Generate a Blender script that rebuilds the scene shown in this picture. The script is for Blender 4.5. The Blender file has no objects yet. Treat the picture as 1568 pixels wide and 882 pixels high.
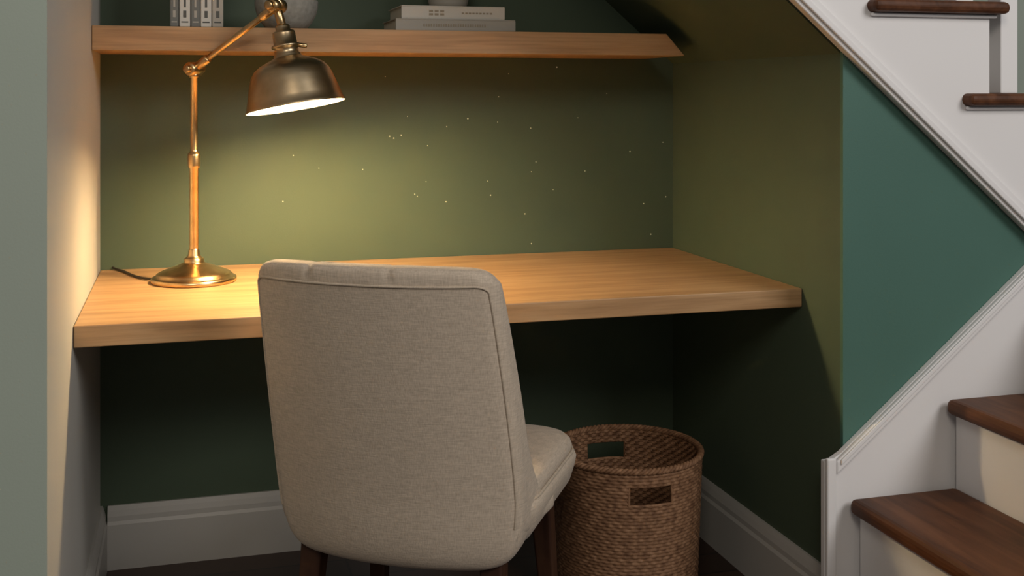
import bpy, bmesh, math, random
from mathutils import Vector, Matrix
random.seed(4)
scene = bpy.context.scene
scene.view_settings.view_transform = 'Standard'
scene.view_settings.look = 'None'
COL = scene.collection
PI = math.pi

# ------------------------------------------------------------------ materials
def new_mat(name, color, rough=0.6, metal=0.0, spec=0.5):
    m = bpy.data.materials.new(name); m.use_nodes = True
    b = m.node_tree.nodes['Principled BSDF']
    b.inputs['Base Color'].default_value = (*color, 1)
    b.inputs['Roughness'].default_value = rough
    b.inputs['Metallic'].default_value = metal
    b.inputs['Specular IOR Level'].default_value = spec
    return m, m.node_tree, b

def N(nt, t, **kw):
    n = nt.nodes.new(t)
    for k, v in kw.items(): setattr(n, k, v)
    return n

def ramp(nt, stops):
    r = N(nt, 'ShaderNodeValToRGB')
    el = r.color_ramp.elements
    while len(el) < len(stops): el.new(0.5)
    for e, (p, c) in zip(el, stops):
        e.position = p; e.color = (*c, 1)
    return r

def mapping(nt, scale, rot=(0, 0, 0)):
    tc = N(nt, 'ShaderNodeTexCoord'); mp = N(nt, 'ShaderNodeMapping')
    mp.inputs['Scale'].default_value = scale
    mp.inputs['Rotation'].default_value = rot
    nt.links.new(tc.outputs['Object'], mp.inputs['Vector'])
    return mp

def bump(nt, b, h, strength, dist):
    bp = N(nt, 'ShaderNodeBump')
    bp.inputs['Strength'].default_value = strength
    bp.inputs['Distance'].default_value = dist
    nt.links.new(h, bp.inputs['Height'])
    nt.links.new(bp.outputs['Normal'], b.inputs['Normal'])

def paint(name, color, rough=0.6, var=0.06, bs=0.08, spec=0.3):
    m, nt, b = new_mat(name, color, rough, spec=spec)
    mp = mapping(nt, (1, 1, 1))
    n = N(nt, 'ShaderNodeTexNoise'); n.inputs['Scale'].default_value = 2.5
    nt.links.new(mp.outputs[0], n.inputs['Vector'])
    r = ramp(nt, [(0.3, tuple(c * (1 - var) for c in color)), (0.7, tuple(c * (1 + var) for c in color))])
    nt.links.new(n.outputs['Fac'], r.inputs[0]); nt.links.new(r.outputs[0], b.inputs['Base Color'])
    n2 = N(nt, 'ShaderNodeTexNoise'); n2.inputs['Scale'].default_value = 260
    nt.links.new(mp.outputs[0], n2.inputs['Vector'])
    bump(nt, b, n2.outputs['Fac'], bs, 0.002)
    return m

def wood(name, dark, mid, light, scale=(1.2, 14, 14), rough=0.45, spec=0.4):
    m, nt, b = new_mat(name, mid, rough, spec=spec)
    mp = mapping(nt, scale)
    n = N(nt, 'ShaderNodeTexNoise'); n.inputs['Scale'].default_value = 2.2
    n.inputs['Detail'].default_value = 6; n.inputs['Distortion'].default_value = 0.6
    nt.links.new(mp.outputs[0], n.inputs['Vector'])
    r = ramp(nt, [(0.28, dark), (0.5, mid), (0.75, light)])
    nt.links.new(n.outputs['Fac'], r.inputs[0])
    mp2 = mapping(nt, (scale[0] * 2, scale[1] * 6, scale[2] * 6))
    n2 = N(nt, 'ShaderNodeTexNoise'); n2.inputs['Scale'].default_value = 2.5; n2.inputs['Detail'].default_value = 3
    nt.links.new(mp2.outputs[0], n2.inputs['Vector'])
    r2 = ramp(nt, [(0.3, (0.74, 0.72, 0.70)), (0.55, (1, 1, 1))])
    nt.links.new(n2.outputs['Fac'], r2.inputs[0])
    mx = N(nt, 'ShaderNodeMix', data_type='RGBA', blend_type='MULTIPLY')
    mx.inputs[0].default_value = 0.6
    nt.links.new(r.outputs[0], mx.inputs[6]); nt.links.new(r2.outputs[0], mx.inputs[7])
    nt.links.new(mx.outputs[2], b.inputs['Base Color'])
    bump(nt, b, n2.outputs['Fac'], 0.15, 0.001)
    return m

M_green = paint('green_paint_warm_lit', (0.074, 0.104, 0.066), 0.55)  # same paint as the stair front, warm nook light mixed into its tone
M_green_cool = paint('green_paint_cool_lit', (0.072, 0.155, 0.123), 0.5)  # same green wall paint, cool room light tinted into the colour
M_sage = paint('sage_paint', (0.33, 0.375, 0.315), 0.6, 0.03)
M_cream = paint('pale_wall_paint', (0.54, 0.52, 0.47), 0.6, 0.03)
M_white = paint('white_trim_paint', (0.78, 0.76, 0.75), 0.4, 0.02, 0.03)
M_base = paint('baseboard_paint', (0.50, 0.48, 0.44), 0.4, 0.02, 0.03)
M_oak = wood('oak_wood', (0.35, 0.195, 0.088), (0.46, 0.270, 0.127), (0.54, 0.34, 0.175))
M_dark = wood('dark_stair_wood', (0.055, 0.020, 0.008), (0.10, 0.037, 0.015), (0.15, 0.060, 0.026), scale=(14, 1.2, 14), rough=0.5, spec=0.22)
M_darkx = wood('dark_leg_wood', (0.025, 0.010, 0.005), (0.042, 0.017, 0.009), (0.062, 0.028, 0.014), scale=(14, 14, 1.5), rough=0.5, spec=0.25)

# floor planks
M_floor, nt, b = new_mat('dark_plank_floor', (0.03, 0.014, 0.008), 0.4)
mp = mapping(nt, (1, 1, 1))
br = N(nt, 'ShaderNodeTexBrick')
br.inputs['Color1'].default_value = (0.045, 0.020, 0.011, 1); br.inputs['Color2'].default_value = (0.028, 0.012, 0.007, 1)
br.inputs['Mortar'].default_value = (0.004, 0.002, 0.001, 1); br.inputs['Scale'].default_value = 1
br.inputs['Mortar Size'].default_value = 0.003; br.inputs['Brick Width'].default_value = 1.2; br.inputs['Row Height'].default_value = 0.11
nt.links.new(mp.outputs[0], br.inputs['Vector']); nt.links.new(br.outputs['Color'], b.inputs['Base Color'])
bump(nt, b, br.outputs['Fac'], -0.3, 0.002)

# linen
def linen(name, color):
    m, nt, b = new_mat(name, color, 0.9, spec=0.15)
    mpa = mapping(nt, (50, 50, 420)); mpb = mapping(nt, (420, 420, 50))
    na = N(nt, 'ShaderNodeTexNoise'); na.inputs['Scale'].default_value = 1; na.inputs['Detail'].default_value = 2
    nb = N(nt, 'ShaderNodeTexNoise'); nb.inputs['Scale'].default_value = 1; nb.inputs['Detail'].default_value = 2
    nt.links.new(mpa.outputs[0], na.inputs['Vector']); nt.links.new(mpb.outputs[0], nb.inputs['Vector'])
    ad = N(nt, 'ShaderNodeMath', operation='ADD')
    nt.links.new(na.outputs['Fac'], ad.inputs[0]); nt.links.new(nb.outputs['Fac'], ad.inputs[1])
    hf = N(nt, 'ShaderNodeMath', operation='MULTIPLY'); hf.inputs[1].default_value = 0.5
    nt.links.new(ad.outputs[0], hf.inputs[0])
    r = ramp(nt, [(0.33, tuple(c * 0.80 for c in color)), (0.67, tuple(min(1, c * 1.14) for c in color))])
    nt.links.new(hf.outputs[0], r.inputs[0]); nt.links.new(r.outputs[0], b.inputs['Base Color'])
    bump(nt, b, hf.outputs[0], 0.4, 0.0015)
    b.inputs['Sheen Weight'].default_value = 0.1
    return m
M_linen = linen('linen_fabric', (0.54, 0.445, 0.345))
M_pipe = linen('linen_piping', (0.51, 0.42, 0.32))

# brass
M_brass, nt, b = new_mat('aged_brass', (0.55, 0.34, 0.14), 0.28, 1.0)
mp = mapping(nt, (1, 1, 1)); n = N(nt, 'ShaderNodeTexNoise'); n.inputs['Scale'].default_value = 30; n.inputs['Detail'].default_value = 5
nt.links.new(mp.outputs[0], n.inputs['Vector'])
r = ramp(nt, [(0.3, (0.50, 0.33, 0.16)), (0.7, (0.74, 0.52, 0.27))]); nt.links.new(n.outputs['Fac'], r.inputs[0]); nt.links.new(r.outputs[0], b.inputs['Base Color'])
M_bronze, nt, b = new_mat('antique_bronze', (0.27, 0.19, 0.11), 0.33, 1.0)
mp = mapping(nt, (1, 1, 1)); n = N(nt, 'ShaderNodeTexNoise'); n.inputs['Scale'].default_value = 22; n.inputs['Detail'].default_value = 5
nt.links.new(mp.outputs[0], n.inputs['Vector'])
r = ramp(nt, [(0.3, (0.46, 0.34, 0.20)), (0.7, (0.62, 0.48, 0.30))]); nt.links.new(n.outputs['Fac'], r.inputs[0]); nt.links.new(r.outputs[0], b.inputs['Base Color'])
M_inner, _, b = new_mat('shade_lining', (0.9, 0.8, 0.6), 0.5)
M_bulb, _, b = new_mat('bulb_glass', (1, 0.9, 0.7), 0.3)
b.inputs['Emission Color'].default_value = (1, 0.78, 0.48, 1); b.inputs['Emission Strength'].default_value = 6
M_cable, _, _ = new_mat('cable_rubber', (0.03, 0.02, 0.012), 0.5)
M_speck, _, b = new_mat('glowing_wall_speck', (0.75, 0.72, 0.5), 0.4)
b.inputs['Emission Color'].default_value = (0.8, 0.8, 0.55, 1); b.inputs['Emission Strength'].default_value = 0.22  # emission puts the sparkle into the specks, which are no lamps

# wicker
M_wick, nt, b = new_mat('wicker_fibre', (0.3, 0.17, 0.09), 0.7, spec=0.3)
mp = mapping(nt, (1, 1, 1)); n = N(nt, 'ShaderNodeTexNoise'); n.inputs['Scale'].default_value = 70; n.inputs['Detail'].default_value = 4
nt.links.new(mp.outputs[0], n.inputs['Vector'])
r = ramp(nt, [(0.3, (0.12, 0.056, 0.027)), (0.55, (0.235, 0.122, 0.062)), (0.75, (0.34, 0.19, 0.105))]); nt.links.new(n.outputs['Fac'], r.inputs[0]); nt.links.new(r.outputs[0], b.inputs['Base Color'])

M_bk_dark = paint('book_cloth_grey', (0.16, 0.16, 0.145), 0.7)
M_bk_lt = paint('book_cloth_white', (0.56, 0.53, 0.47), 0.7)
M_bk_mid = paint('book_cloth_taupe', (0.38, 0.35, 0.30), 0.7)
M_ink = paint('book_print_ink', (0.10, 0.10, 0.09), 0.7)
M_page = paint('page_paper', (0.6, 0.56, 0.47), 0.8)
M_gold = paint('book_print_tan', (0.30, 0.25, 0.18), 0.6)
M_stone, nt, b = new_mat('speckled_stone', (0.33, 0.32, 0.29), 0.8)
mp = mapping(nt, (1, 1, 1)); n = N(nt, 'ShaderNodeTexNoise'); n.inputs['Scale'].default_value = 90; n.inputs['Detail'].default_value = 6
nt.links.new(mp.outputs[0], n.inputs['Vector'])
r = ramp(nt, [(0.3, (0.22, 0.212, 0.185)), (0.7, (0.31, 0.30, 0.262))]); nt.links.new(n.outputs['Fac'], r.inputs[0]); nt.links.new(r.outputs[0], b.inputs['Base Color'])
bump(nt, b, n.outputs['Fac'], 0.3, 0.0015)

# ------------------------------------------------------------------ geometry helpers
def link(o, parent=None):
    COL.objects.link(o)
    if parent: o.parent = parent
    return o

def empty(name, loc=(0, 0, 0), rz=0):
    e = bpy.data.objects.new(name, None); e.empty_display_size = 0.1
    e.location = loc; e.rotation_euler = (0, 0, rz); COL.objects.link(e); return e

def mesh_obj(name, verts, faces, mat, parent=None, smooth=False, bevel=0, mats=None, recalc=True):
    me = bpy.data.meshes.new(name); me.from_pydata(verts, [], faces)
    bm = bmesh.new(); bm.from_mesh(me)
    if recalc: bmesh.ops.recalc_face_normals(bm, faces=bm.faces)
    bm.to_mesh(me); bm.free()
    for m in (mats or [mat]): me.materials.append(m)
    if smooth:
        for p in me.polygons: p.use_smooth = True
    o = bpy.data.objects.new(name, me); link(o, parent)
    if bevel:
        md = o.modifiers.new('bevel', 'BEVEL'); md.width = bevel; md.segments = 3; md.limit_method = 'ANGLE'
        md.angle_limit = math.radians(35)
    return o

def box(name, lo, hi, mat, parent=None, bevel=0, mats=None):
    x0, y0, z0 = lo; x1, y1, z1 = hi
    v = [(x0,y0,z0),(x1,y0,z0),(x1,y1,z0),(x0,y1,z0),(x0,y0,z1),(x1,y0,z1),(x1,y1,z1),(x0,y1,z1)]
    f = [(0,3,2,1),(4,5,6,7),(0,1,5,4),(1,2,6,5),(2,3,7,6),(3,0,4,7)]
    return mesh_obj(name, v, f, mat, parent, bevel=bevel, mats=mats)

def prism(name, pts, a0, a1, mat, plane='XZ', parent=None, bevel=0):
    n = len(pts)
    def P(p, a):
        if plane == 'XZ': return (p[0], a, p[1])
        if plane == 'YZ': return (a, p[0], p[1])
        return (p[0], p[1], a)
    v = [P(p, a0) for p in pts] + [P(p, a1) for p in pts]
    f = [tuple(range(n)), tuple(range(2 * n - 1, n - 1, -1))] + [(i, (i + 1) % n, n + (i + 1) % n, n + i) for i in range(n)]
    return mesh_obj(name, v, f, mat, parent, bevel=bevel)

def loft(name, secs, mat, parent=None, smooth=True, close=True, cap=True):
    n = len(secs[0]); v = [p for s in secs for p in s]; f = []
    for k in range(len(secs) - 1):
        for i in range(n if close else n - 1):
            j = (i + 1) % n
            f.append((k*n+i, k*n+j, (k+1)*n+j, (k+1)*n+i))
    if cap:
        f.append(tuple(range(n - 1, -1, -1))); f.append(tuple((len(secs)-1)*n + i for i in range(n)))
    return mesh_obj(name, v, f, mat, parent, smooth)

def lathe(name, prof, mat, parent=None, seg=64, loc=(0,0,0), axis=None, cap=False):
    secs = [[(r*math.cos(2*PI*i/seg), r*math.sin(2*PI*i/seg), z) for i in range(seg)] for r, z in prof]
    o = loft(name, secs, mat, parent, cap=cap)
    o.location = loc
    if axis is not None:
        o.rotation_mode = 'QUATERNION'
        o.rotation_quaternion = Vector((0, 0, 1)).rotation_difference(Vector(axis).normalized())
    return o

def tube(name, pts, rad, mat, parent=None, cyclic=False, poly=False, res=8):
    cu = bpy.data.curves.new(name, 'CURVE'); cu.dimensions = '3D'; cu.bevel_depth = rad; cu.bevel_resolution = res // 2
    cu.use_fill_caps = True
    if poly:
        s = cu.splines.new('POLY'); s.points.add(len(pts) - 1)
        for q, p in zip(s.points, pts): q.co = (*p, 1)
    else:
        s = cu.splines.new('NURBS'); s.points.add(len(pts) - 1); s.order_u = 3; s.use_endpoint_u = not cyclic
        for q, p in zip(s.points, pts): q.co = (*p, 1)
        s.resolution_u = 6
    s.use_cyclic_u = cyclic
    cu.materials.append(mat)
    tmp = bpy.data.objects.new(name + '_c', cu); COL.objects.link(tmp)
    bpy.context.view_layer.update()
    me = bpy.data.meshes.new_from_object(tmp.evaluated_get(bpy.context.evaluated_depsgraph_get()))
    bpy.data.objects.remove(tmp)
    me.name = name
    for p in me.polygons: p.use_smooth = True
    return link(bpy.data.objects.new(name, me), parent)

# ------------------------------------------------------------------ room
W = 1.551          # nook width
YF = -0.889        # front plane of stair wall
SL = 0.86          # stair slope
def ZL(x): return 1.275 - SL * (x - W)

box('floor', (-1.6, -4.2, -0.05), (4.6, 0.0, 0.0), M_floor)
box('wall_back', (0, 0, 0), (W + 0.05, 0.12, 2.75), M_green)
box('wall_stairwell', (W + 0.05, 0, 0), (4.6, 0.12, 3.2), M_sage)
wl = box('wall_left', (-1.6, -1.143, 0), (0, 0.12, 2.75), None, mats=[M_cream, M_sage])
for p in wl.data.polygons:
    p.material_index = 1 if abs(p.normal.y) > 0.5 else 0
prism('wall_right', [(YF + 0.010, 0), (0, 0), (0, 1.275), (YF + 0.010, 1.275)], W, W + 0.03, M_green, 'YZ')
prism('wall_right_front', [(W, 0), (3.0, 0), (3.0, ZL(3.0) + 0.01 if ZL(3.0) > 0 else 0.02), (W, ZL(W) + 0.01)], YF, YF + 0.010, M_green_cool)
prism('ceiling_slope', [(0, ZL(0)), (2.5, ZL(2.5)), (2.5, ZL(2.5) + 0.03), (0, ZL(0) + 0.03)], YF + 0.0105, 0, M_green)

# baseboards
def baseboard(name, a0, a1, kind):
    prof = [(0, 0), (0.018, 0), (0.018, 0.112), (0.014, 0.120), (0.014, 0.132), (0.010, 0.146), (0.006, 0.157), (0, 0.157)]
    if kind == 'back': return prism(name, [(-p[0], p[1]) for p in prof], a0, a1, M_base, 'YZ')
    if kind == 'left': return prism(name, prof, a0, a1, M_base, 'XZ')
    return prism(name, [(W - p[0], p[1]) for p in prof], a0, a1, M_base, 'XZ')
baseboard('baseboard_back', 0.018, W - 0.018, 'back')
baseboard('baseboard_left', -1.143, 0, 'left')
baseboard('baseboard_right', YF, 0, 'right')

# ------------------------------------------------------------------ desk & shelf
box('built_in_desk', (0.001, -0.722, 0.706), (W - 0.001, -0.001, 0.748), M_oak, bevel=0.0025)
prism('floating_shelf', [(0.001, 1.288), (1.462, 1.288), (1.410, 1.345), (0.001, 1.345)], -0.28, -0.001, M_oak, bevel=0.002)

# ------------------------------------------------------------------ upper staircase
us = empty('upper_staircase')
risers = [(1.433 - 0.236 * k, 1.79 + 0.2 * k) for k in range(5, 0, -1)] + [(1.433, 1.79), (1.669, 1.59), (1.905, 1.39), (2.141, 1.19), (2.377, 0.99)]
pts = []
x_start = risers[0][0] - 0.236
pts.append((x_start, risers[0][1] - 0.027))
for x, z in risers:
    pts.append((x, z - 0.027)); pts.append((x, z - 0.2 - 0.027))
pts = pts[:-1]
pts.append((2.377, ZL(2.377))); pts.append((x_start, ZL(x_start)))
prism('side_panel', pts, YF - 0.016, YF, M_white, parent=us)
def slope_strip(name, x0, x1, off0, off1, y0, y1, mat, parent, bev=0.003):
    k = math.sqrt(1 + SL * SL)
    return prism(name, [(x0, ZL(x0) + off0 * k), (x1, ZL(x1) + off0 * k), (x1, ZL(x1) + off1 * k), (x0, ZL(x0) + off1 * k)], y0, y1, mat, parent=parent, bevel=bev)
slope_strip('stringer_moulding', x_start, 2.377, -0.004, 0.034, YF - 0.030, YF - 0.0161, M_white, us)
slope_strip('stringer_bead', x_start, 2.377, 0.004, 0.018, YF - 0.038, YF - 0.0301, M_white, us, 0.003)
for i, (x, z) in enumerate(risers):
    box('tread_%d' % i, (x - 0.236, YF, z - 0.027), (x + 0.032, -0.001, z), M_dark, us, bevel=0.011)
    box('tread_return_%d' % i, (x - 0.306, YF - 0.050, z - 0.027), (x + 0.032, YF - 0.0005, z), M_dark, us, bevel=0.012)
    box('tread_cove_%d' % i, (x - 0.300, YF - 0.026, z - 0.036), (x + 0.014, YF - 0.0165, z - 0.0275), M_white, us, bevel=0.004)
    box('riser_%d' % i, (x - 0.015, YF + 0.001, z - 0.199), (x, -0.001, z - 0.0275), M_white, us)
for i, (x, z) in enumerate(risers[3:]):
    box('baluster_a_%d' % i, (x - 0.190, YF + 0.004, z), (x - 0.145, YF + 0.049, z + 0.95), M_white, us, bevel=0.003)
    box('baluster_b_%d' % i, (x - 0.070, YF + 0.004, z), (x - 0.025, YF + 0.049, z + 0.95), M_white, us, bevel=0.003)

# ------------------------------------------------------------------ lower staircase
ls = empty('lower_staircase')
RUN, RISE = 0.236, 0.192
steps = [(1.310 + RUN * k, 0.148 + RISE * k) for k in range(4)]
body = [(steps[0][0] + 0.028, 0)]
for x, z in steps:
    body += [(x + 0.028, z - 0.034), (x + 0.028 + RUN, z - 0.034)]
body.append((steps[-1][0] + 0.028 + RUN, 0))
prism('riser_body', body, -1.85, -0.918, M_white, parent=ls)
for i, (x, z) in enumerate(steps):
    box('tread_%d' % i, (x, -1.88, z - 0.0335), (x + RUN + 0.0275, -0.918, z), M_dark, ls, bevel=0.013)

# skirt board along the wall beside the lower flight
sk = empty('trim_stair_skirt')
def ZS(x): return 0.431 + 0.80 * (x - 1.537)
xe = 2.035
prism('board', [(1.497, 0), (xe, 0), (xe, ZS(xe)), (1.537, ZS(1.537)), (1.512, 0.417), (1.497, 0.417)], YF - 0.016, YF - 0.0002, M_white, parent=sk, bevel=0.002)
k = math.sqrt(1.64)
prism('cap_moulding', [(1.537, ZS(1.537) - 0.022 * k), (xe, ZS(xe) - 0.022 * k), (xe, ZS(xe)), (1.537, ZS(1.537)), (1.520, ZS(1.520)), (1.520, ZS(1.520) - 0.022 * k)], YF - 0.028, YF - 0.0161, M_white, parent=sk, bevel=0.004)
prism('cap_bead', [(1.528, ZS(1.528) - 0.010 * k), (xe, ZS(xe) - 0.010 * k), (xe, ZS(xe) - 0.002), (1.528, ZS(1.528) - 0.002)], YF - 0.029 - 0.004, YF - 0.0281, M_white, parent=sk, bevel=0.0015)
box('end_moulding', (1.497, YF - 0.028, 0), (1.519, YF - 0.0161, 0.425), M_white, sk, bevel=0.004)

# ------------------------------------------------------------------ wall specks, sparkle painted as a slight glow
sp = [(.719,1.235),(1.061,1.244),(1.033,1.181),(1.349,1.19),(.779,1.128),(.887,1.1),(.946,1.121),(.731,1.075),(.762,1.078),(.834,1.049),
(.477,1.028),(.659,.988),(.543,.993),(.83,.952),(1.002,.95),(1.01,.911),(.885,.896),(1.108,.857),(1.127,.774),(1.19,.922),(1.127,.973),
(1.461,.876),(1.529,.894),(1.483,.788),(1.419,1.025),(1.263,1.122),(1.125,1.094),(.45,.908),(.799,.919),(.806,.913),(1.284,.972),(1.03,1.111),(1.201,1.263),(.742,1.07),(1.14,1.0),(1.52,1.05)]
v, f = [], []
for x, z in sp:
    r = random.uniform(0.0012, 0.0024); c = len(v); s = 8
    for lay in (0, 1):
        for i in range(s):
            rr = r if i % 2 == 0 else r * 0.55
            v.append((x + rr*math.cos(2*PI*i/s), -0.0002 - 0.0008*lay, z + rr*math.sin(2*PI*i/s)))
    f.append(tuple(c + i for i in range(s))); f.append(tuple(c + s + i for i in range(s)))
    for i in range(s): f.append((c+i, c+(i+1)%s, c+s+(i+1)%s, c+s+i))
mesh_obj('wall_specks', v, f, M_speck)

# ------------------------------------------------------------------ desk lamp
lamp = empty('desk_lamp')
LX, LY, LZ = 0.225, -0.246, 0.748
prof = [(0.0, 0.0005), (0.096, 0.0005), (0.0975, 0.003), (0.0975, 0.010), (0.094, 0.0125), (0.088, 0.0135), (0.086, 0.019), (0.078, 0.024),
        (0.060, 0.031), (0.038, 0.039), (0.026, 0.044), (0.023, 0.047), (0.023, 0.054), (0.018, 0.057), (0.014, 0.062), (0.0125, 0.075), (0.010, 0.078)]
lathe('base', prof, M_brass, lamp, loc=(LX, LY, LZ))
H = 0.478
lathe('pole', [(0.0105, 0.06), (0.0105, 0.265), (0.0135, 0.268), (0.0145, 0.273), (0.0145, 0.296), (0.0135, 0.301), (0.0095, 0.304), (0.0085, 0.31), (0.0085, H), (0.012, H+0.002), (0.012, H+0.012), (0.0, H+0.014)], M_brass, lamp, 32, loc=(LX, LY, LZ))
J = Vector((LX, LY, LZ + 0.499)); E = Vector((0.404, -0.400, 1.388))
def rod(name, a, b, r, mat=M_brass, seg=24):
    a = Vector(a); b = Vector(b); L = (b - a).length
    return lathe(name, [(0, 0), (r*0.8, 0), (r, r*0.2), (r, L - r*0.2), (r*0.8, L), (0, L)], mat, lamp, seg, loc=a, axis=(b - a))
ad = (E - J).normalized()
side = ad.cross(Vector((0, 0, 1))).normalized()
rod('joint_barrel', J - side*0.020, J + side*0.020, 0.0165)
rod('joint_knob', J + side*0.020, J + side*0.030, 0.010)
rod('joint_knob_far', J - side*0.030, J - side*0.020, 0.010)
rod('arm', J, E, 0.0072)
rod('arm_sleeve', J + ad*0.012, J + ad*0.05, 0.0105)
rod('arm_end', E - ad*0.05, E - ad*0.012, 0.0105)
rod('elbow_barrel', E - side*0.022, E + side*0.022, 0.016)
rod('elbow_knob', E + side*0.022, E + side*0.034, 0.011)
rod('elbow_wing', E + Vector((-0.012, 0, 0.03)), E + Vector((0.012, -0.004, -0.002)), 0.010)
ax = Vector((0.034, -0.022, -0.219)).normalized()
S0 = Vector((0.4165, -0.403, 1.345))
rod('neck_stem', E, S0 + ax*0.01, 0.010, M_brass)
rod('socket_thumb_screw', S0 + ax*0.045 + Vector((0.02, -0.005, 0)), S0 + ax*0.045 + Vector((0.047, -0.01, -0.003)), 0.005, M_brass)
prof = [(0.0, 0.0), (0.014, 0.0), (0.0165, 0.004), (0.0165, 0.012), (0.0245, 0.016), (0.0255, 0.020), (0.0265, 0.044), (0.0315, 0.046), (0.0325, 0.049), (0.0315, 0.052), (0.0265, 0.054),
        (0.0275, 0.066), (0.031, 0.070), (0.031, 0.073), (0.036, 0.0765), (0.050, 0.082), (0.066, 0.089), (0.079, 0.098), (0.088, 0.110), (0.094, 0.125), (0.0995, 0.145), (0.105, 0.165), (0.1095, 0.182), (0.1125, 0.1855), (0.1125, 0.189)]
inner = [(0.1105, 0.189), (0.107, 0.182), (0.1025, 0.165), (0.097, 0.145), (0.0915, 0.125), (0.0855, 0.112), (0.076, 0.101), (0.063, 0.092), (0.045, 0.085), (0.02, 0.082), (0.0, 0.082)]
lathe('shade', prof, M_bronze, lamp, 96, loc=S0, axis=ax)
lathe('shade_lining', [(0.1125, 0.189)] + inner, M_inner, lamp, 96, loc=S0, axis=ax)
lathe('bulb', [(0.0, 0.083), (0.012, 0.083), (0.012, 0.092), (0.018, 0.100), (0.021, 0.108), (0.019, 0.116), (0.012, 0.122), (0.0, 0.124)], M_bulb, lamp, 32, loc=S0, axis=ax)
tube('power_cord', [(LX - 0.09, LY + 0.02, LZ + 0.006), (LX - 0.12, LY + 0.06, LZ + 0.0035), (LX - 0.145, LY + 0.12, LZ + 0.0035), (0.06, -0.06, LZ + 0.0035), (0.035, -0.014, LZ + 0.0035), (0.03, -0.005, LZ + 0.006)], 0.0028, M_cable, lamp)

pl = bpy.data.lights.new('bulb_light', 'POINT'); pl.energy = 22.0; pl.color = (1.0, 0.76, 0.44); pl.shadow_soft_size = 0.038
plo = bpy.data.objects.new('bulb_light', pl); plo.location = S0 + ax*0.149; link(plo, lamp)

# ------------------------------------------------------------------ shelf decor
ST = 1.3452
bk = empty('upright_books')
x = 0.170
for i, (w, mat, h) in enumerate([(0.021, M_bk_dark, .225), (0.026, M_bk_lt, .235), (0.022, M_bk_dark, .215), (0.026, M_bk_lt, .24), (0.027, M_bk_mid, .23)]):
    y0 = -0.262 + 0.002 * (i % 2)
    box('cover_%d' % i, (x + 0.0006, y0, ST), (x + w - 0.0006, y0 + 0.17, ST + h), mat, bk, bevel=0.003)
    box('pages_%d' % i, (x + 0.004, y0 + 0.01, ST + h), (x + w - 0.004, y0 + 0.165, ST + h + 0.0005), M_page, bk)
    ink = M_ink if mat is not M_bk_dark else M_bk_mid
    for zz, hh, ww in ((0.010, 0.003, 0.3), (0.022, 0.016, 0.14), (0.046, 0.028, 0.10), (0.10, 0.05, 0.2)):
        box('label_%d_%d' % (i, int(zz*1000)), (x + w*(0.5-ww), y0 - 0.0006, ST + zz), (x + w*(0.5+ww), y0 + 0.0001, ST + zz + hh), ink, bk)
    x += w
lathe('stone_bowl', [(0.0, 0.0), (0.040, 0.0), (0.050, 0.004), (0.062, 0.018), (0.071, 0.036), (0.0755, 0.052), (0.0765, 0.068), (0.0755, 0.0715), (0.0735, 0.072), (0.0715, 0.069), (0.070, 0.055), (0.064, 0.034), (0.052, 0.018), (0.0, 0.012)],
      M_stone, None, 72, loc=(0.443, -0.195, ST))
sb = empty('stacked_books')
def flat_book(tag, x0, x1, z0, z1, y0, d, mat):
    t = 0.0028
    box(tag + '_cover_bottom', (x0, y0, z0), (x1, y0 + d, z0 + t), mat, sb, bevel=0.001)
    box(tag + '_cover_top', (x0, y0, z1 - t), (x1, y0 + d, z1), mat, sb, bevel=0.001)
    box(tag + '_spine', (x0, y0, z0 + t), (x1, y0 + 0.003, z1 - t), mat, sb)
    box(tag + '_pages', (x0 + 0.004, y0 + 0.003, z0 + t), (x1 - 0.004, y0 + d - 0.004, z1 - t), M_page, sb)
flat_book('lower_book', 0.701, 1.006, ST, ST + 0.029, -0.262, 0.20, M_bk_mid)
flat_book('upper_book', 0.716, 0.979, ST + 0.0292, ST + 0.062, -0.258, 0.19, M_bk_lt)
for i in range(26):
    box('lower_letters_%d' % i, (0.77 + i*0.0062, -0.2628, ST + 0.010), (0.7735 + i*0.0062, -0.2619, ST + 0.017), M_gold, sb)
for i in range(6):
    box('upper_title_%d' % i, (0.785 + (i % 3)*0.014, -0.2588, ST + 0.038 + (i//3)*0.008), (0.795 + (i % 3)*0.014, -0.2579, ST + 0.043 + (i//3)*0.008), M_gold, sb)
for i in range(9):
    box('upper_author_%d' % i, (0.868 + i*0.009, -0.2588, ST + 0.0425), (0.874 + i*0.009, -0.2579, ST + 0.0465), M_gold, sb)
lathe('ceramic_vase', [(0.0, 0.0), (0.040, 0.0), (0.046, 0.003), (0.050, 0.012), (0.058, 0.05), (0.060, 0.09), (0.050, 0.13), (0.03, 0.155), (0.028, 0.18), (0.032, 0.19), (0.026, 0.188), (0.023, 0.17), (0.0, 0.16)],
      M_bk_mid, None, 64, loc=(0.852, -0.175, ST + 0.0622))

# ------------------------------------------------------------------ wicker basket
bx = empty('wicker_basket', (1.239, -0.432, 0.0), rz=-math.radians(90))
HB = 0.325; rows = 42; sub = 4; seg = 384; stakes = 48
hole_c = math.radians(-15.8 + 13)               # local angle of the front handle hole
HA, HZ0, HZ1 = 0.30, 0.247, 0.292
def wrap(a): return (a + PI) % (2*PI) - PI
verts = []; nz = rows * sub + 1
for kz in range(nz):
    tz = kz / (nz - 1); z = tz * HB + 0.001
    row = min(rows - 1, int(tz * rows)); fr = tz * rows - row
    for i in range(seg):
        a = 2*PI*i/seg
        R = 0.168 + 0.012 * tz
        prof_ = math.sin(PI * fr) ** 0.6 if 0 < fr < 1 else 0
        wv = 0.5 + 0.5 * math.cos(stakes * a + PI * (row % 2))
        R += 0.0024 * prof_ * (0.35 + 1.0 * wv)
        verts.append((R*math.cos(a), R*math.sin(a), z))
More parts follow.
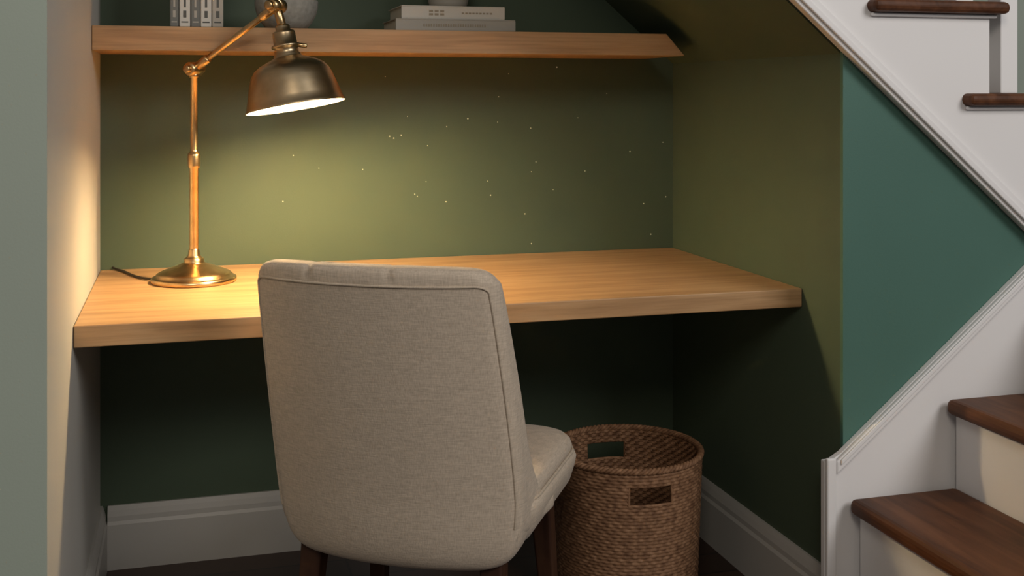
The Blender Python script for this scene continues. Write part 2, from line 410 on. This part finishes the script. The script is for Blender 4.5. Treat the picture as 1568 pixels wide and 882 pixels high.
faces = []
for kz in range(nz - 1):
    z = (kz + 0.5) / (nz - 1) * HB
    for i in range(seg):
        a = 2*PI*(i + 0.5)/seg
        if HZ0 < z < HZ1:
            if abs(wrap(a - hole_c)) < HA or abs(wrap(a - hole_c - PI)) < HA: continue
        j = (i + 1) % seg
        faces.append((kz*seg+i, kz*seg+j, (kz+1)*seg+j, (kz+1)*seg+i))
o = mesh_obj('woven_wall', verts, faces, M_wick, bx, smooth=True)
md = o.modifiers.new('thick', 'SOLIDIFY'); md.thickness = 0.007; md.offset = -1
for s in range(3):
    pts = []
    for i in range(300):
        a = 2*PI*i/300; ph = 34*a + s*2*PI/3
        rr = 0.1785 + 0.0042*math.cos(ph)
        pts.append((rr*math.cos(a), rr*math.sin(a), HB + 0.001 + 0.0042*math.sin(ph)))
    tube('rim_strand_%d' % s, pts, 0.0042, M_wick, bx, cyclic=True, poly=True, res=6)
for h, base_a in enumerate((hole_c, hole_c + PI)):
    dense = []
    corners = [(-HA, HZ0), (HA, HZ0), (HA, HZ1), (-HA, HZ1)]
    for i in range(4):
        (a0, z0), (a1, z1) = corners[i], corners[(i+1) % 4]
        for t in range(12):
            a = base_a + a0 + (a1-a0)*t/12; zz = z0 + (z1-z0)*t/12
            dense.append((0.1765*math.cos(a), 0.1765*math.sin(a), zz))
    tube('handle_edge_%d' % h, dense, 0.0036, M_wick, bx, cyclic=True, poly=True, res=6)
lathe('basket_bottom', [(0.0, 0.004), (0.165, 0.004), (0.165, 0.010), (0.0, 0.010)], M_wick, bx, 64)

# ------------------------------------------------------------------ upholstered chair
ch = empty('upholstered_dining_chair', (0.549, -0.977, 0.0), rz=-math.radians(32))
def lerp_tab(tab, z):
    """Catmull-Rom through the table: smooth, no banding"""
    if z <= tab[0][0]: return tab[0][1:]
    for i in range(len(tab) - 1):
        a, b_ = tab[i], tab[i+1]
        if z <= b_[0]:
            h = b_[0] - a[0]; t = (z - a[0]) / h
            p0 = tab[max(0, i-1)]; p3 = tab[min(len(tab)-1, i+2)]
            out = []
            for c in range(1, len(a)):
                m0 = (b_[c] - p0[c]) / max(1e-6, b_[0] - p0[0]); m1 = (p3[c] - a[c]) / max(1e-6, p3[0] - a[0])
                if (b_[c]-a[c])*m0 < 0: m0 = 0
                if (b_[c]-a[c])*m1 < 0: m1 = 0
                d = (b_[c]-a[c])/h
                if abs(m0) > 3*abs(d): m0 = 3*d
                if abs(m1) > 3*abs(d): m1 = 3*d
                out.append((2*t**3-3*t*t+1)*a[c] + (t**3-2*t*t+t)*h*m0 + (-2*t**3+3*t*t)*b_[c] + (t**3-t*t)*h*m1)
            return tuple(out)
    return tab[-1][1:]
def rrect(hw, hd, rad):
    out = []
    for cx, cy, a0 in ((hw-rad, hd-rad, 0), (-hw+rad, hd-rad, 90), (-hw+rad, -hd+rad, 180), (hw-rad, -hd+rad, 270)):
        for i in range(8):
            a = math.radians(a0 + 90*i/7); out.append((cx + rad*math.cos(a), cy + rad*math.sin(a)))
        nxt = {0: (-hw+rad, hd), 90: (-hw, -hd+rad), 180: (hw-rad, -hd), 270: (hw, hd-rad)}[a0]
        last = out[-1]; m = 56 if a0 in (0, 180) else 6
        for i in range(1, m): out.append((last[0] + (nxt[0]-last[0])*i/m, last[1] + (nxt[1]-last[1])*i/m))
    return out
# z : half width, rear y, thickness
T = [(0.312, 0.168, 0.052, 0.05), (0.316, 0.192, 0.042, 0.065), (0.326, 0.211, 0.030, 0.080), (0.348, 0.229, 0.018, 0.09), (0.39, 0.241, 0.006, 0.098), (0.46, 0.247, -0.008, 0.098), (0.60, 0.244, -0.042, 0.090),
     (0.75, 0.237, -0.081, 0.078), (0.84, 0.231, -0.105, 0.070), (0.866, 0.227, -0.111, 0.066), (0.880, 0.220, -0.112, 0.058), (0.888, 0.209, -0.109, 0.046), (0.8915, 0.194, -0.103, 0.030)]
def back_pt(x, y, z, hw, ry, th):
    bow = 0.060 * (abs(x) / 0.24) ** 2.2
    return (x, ry + th/2 + y + bow, z)
zs = [0.312, 0.314, 0.316, 0.321, 0.326, 0.333, 0.340, 0.348, 0.358, 0.368, 0.38] + [0.38 + 0.46*i/24 for i in range(1, 25)] + [0.848, 0.856, 0.862, 0.866, 0.872, 0.877, 0.881, 0.885, 0.888, 0.890, 0.8915]
secs = []
for z in zs:
    hw, ry, th = lerp_tab(T, z)
    rad = min(0.026, th*0.48)
    s = []
    for x, y in rrect(hw, th/2, rad):
        p = list(back_pt(x, y, z, hw, ry, th))
        g = sum(math.exp(-((x - c)/0.0045)**2) for c in (-0.098, 0.055))
        up = max(0, min(1, (z - 0.858)/0.012))
        p[1] += (-y/abs(y) if abs(y) > 1e-4 else 0) * 0.005 * g * up
        p[2] -= 0.007 * g * max(0, min(1, (z - 0.87)/0.02))
        p[2] -= 0.005 * (abs(x)/0.2)**3 * up
        s.append(tuple(p))
    secs.append(s)
loft('backrest', secs, M_linen, ch)
def rear_pt(x, z, out=0.0010):
    hw, ry, th = lerp_tab(T, z)
    x = max(-hw + 0.010, min(hw - 0.010, x))
    d = abs(x) - (hw - 0.026)
    yy = -th/2 + (0.026 - math.sqrt(max(0, 0.026**2 - d*d)) if d > 0 else 0)
    p = back_pt(x, yy, z, hw, ry, th)
    return (p[0], p[1] - out, p[2])
path = []
zc_, xr, xi = 0.843, 0.221, 0.200
for i in range(30): path.append(rear_pt(-1, 0.40 + (zc_-0.40)*i/29))
for i in range(1, 7):
    a = PI/2*i/6; path.append(rear_pt(-xr + 0.021*(1-math.cos(a)), zc_ + 0.016*math.sin(a)))
for i in range(1, 40): path.append(rear_pt(-xi + 2*xi*i/40, zc_ + 0.016))
for i in range(6, 0, -1):
    a = PI/2*i/6; path.append(rear_pt(xr - 0.021*(1-math.cos(a)), zc_ + 0.016*math.sin(a)))
for i in range(30): path.append(rear_pt(1, zc_ - (zc_-0.40)*i/29))
tube('back_piping', path, 0.0022, M_pipe, ch, poly=True, res=6)
# seat shell
secs = []
y0, y1 = 0.082, 0.520
for z, ins in [(0.318, 0.085), (0.322, 0.066), (0.330, 0.047), (0.345, 0.029), (0.37, 0.012), (0.40, 0.003), (0.418, 0.0), (0.426, 0.003), (0.430, 0.010), (0.431, 0.022)]:
    hw = 0.258 - ins; hd = (y1 - y0)/2 - ins
    secs.append([(x, (y0+y1)/2 + y, z) for x, y in rrect(hw, hd, max(0.03, 0.080 - ins*0.5))])
loft('seat_shell', secs, M_linen, ch)
secs = []
for z, ins in [(0.424, 0.006), (0.432, 0.001), (0.442, 0.0), (0.452, 0.003), (0.460, 0.011), (0.465, 0.024), (0.468, 0.045), (0.470, 0.08)]:
    hw = 0.250 - ins; hd = 0.2135 - ins
    secs.append([(x, 0.3005 + y, z) for x, y in rrect(hw, hd, max(0.03, 0.080 - ins*0.5))])
loft('seat_cushion', secs, M_linen, ch)
rim = [(x, 0.3005 + y, 0.4305) for x, y in rrect(0.2515, 0.215, 0.082)]
tube('seat_piping', rim, 0.0030, M_pipe, ch, cyclic=True, poly=True, res=6)
# swooping side wings joining back to seat
for sgn, tag in ((1, 'right'), (-1, 'left')):
    secs = []
    for i in range(25):
        t = i/24; y = 0.075 + 0.19*t
        top = 0.405 + 0.27*(1-t)**2.2; cx = sgn*(0.228 + 0.016*t); hwid = 0.017 - 0.005*t
        s = []
        for j in range(20):
            a = 2*PI*j/20
            zc = (0.37+top)/2; hh = (top-0.37)/2
            s.append((cx + hwid*math.cos(a), y, zc + hh*math.copysign(abs(math.sin(a))**0.6, math.sin(a))))
        secs.append(s)
    loft('side_wing_' + tag, secs, M_linen, ch)
# legs
for i, (x, y, dx, dy) in enumerate([(-0.182, 0.110, -0.02, -0.04), (0.178, 0.110, 0.02, -0.04), (-0.18, 0.43, -0.02, 0.03), (0.185, 0.43, 0.02, 0.03)]):
    secs = []
    for t in (0, 0.5, 1):
        z = 0.340*(1-t) + 0.001; hw = 0.023 - 0.008*t
        secs.append([(x + dx*t + a, y + dy*t + b_, z) for a, b_ in rrect(hw, hw, 0.006)])
    loft('leg_%d' % (i+1), secs, M_darkx, ch, smooth=False)

# ------------------------------------------------------------------ lights
w = bpy.data.worlds.new('room_ambient'); scene.world = w; w.use_nodes = True
w.node_tree.nodes['Background'].inputs[0].default_value = (0.92, 0.94, 0.96, 1)
w.node_tree.nodes['Background'].inputs[1].default_value = 0.14
def area(name, loc, target, size, energy, color):
    l = bpy.data.lights.new(name, 'AREA'); l.shape = 'RECTANGLE'; l.size = size[0]; l.size_y = size[1]; l.energy = energy; l.color = color
    o = bpy.data.objects.new(name, l); o.location = loc
    o.rotation_euler = (Vector(target) - Vector(loc)).to_track_quat('-Z', 'Y').to_euler(); COL.objects.link(o)
area('stair_fill_light', (3.0, -4.3, 3.0), (1.8, -0.9, 1.0), (1.6, 1.6), 80, (1.0, 0.97, 0.95))  # unseen fill light, added to brighten the stair side
area('room_fill_light', (-0.2, -4.2, 2.9), (0.6, -1.0, 0.6), (1.0, 1.0), 32, (1.0, 0.90, 0.78))  # added fill from behind the camera, lifts chair back and left front wall

# ------------------------------------------------------------------ camera
cam = bpy.data.cameras.new('camera'); co = bpy.data.objects.new('camera', cam); COL.objects.link(co)
co.location = (0.207, -3.05, 1.19)
co.rotation_euler = (math.radians(90), 0, -math.radians(15.82))
cam.sensor_width = 36; cam.lens = 36 * 1761 / 1568
cam.shift_y = -(441 - 143) / 1568
cam.clip_start = 0.02
scene.camera = co
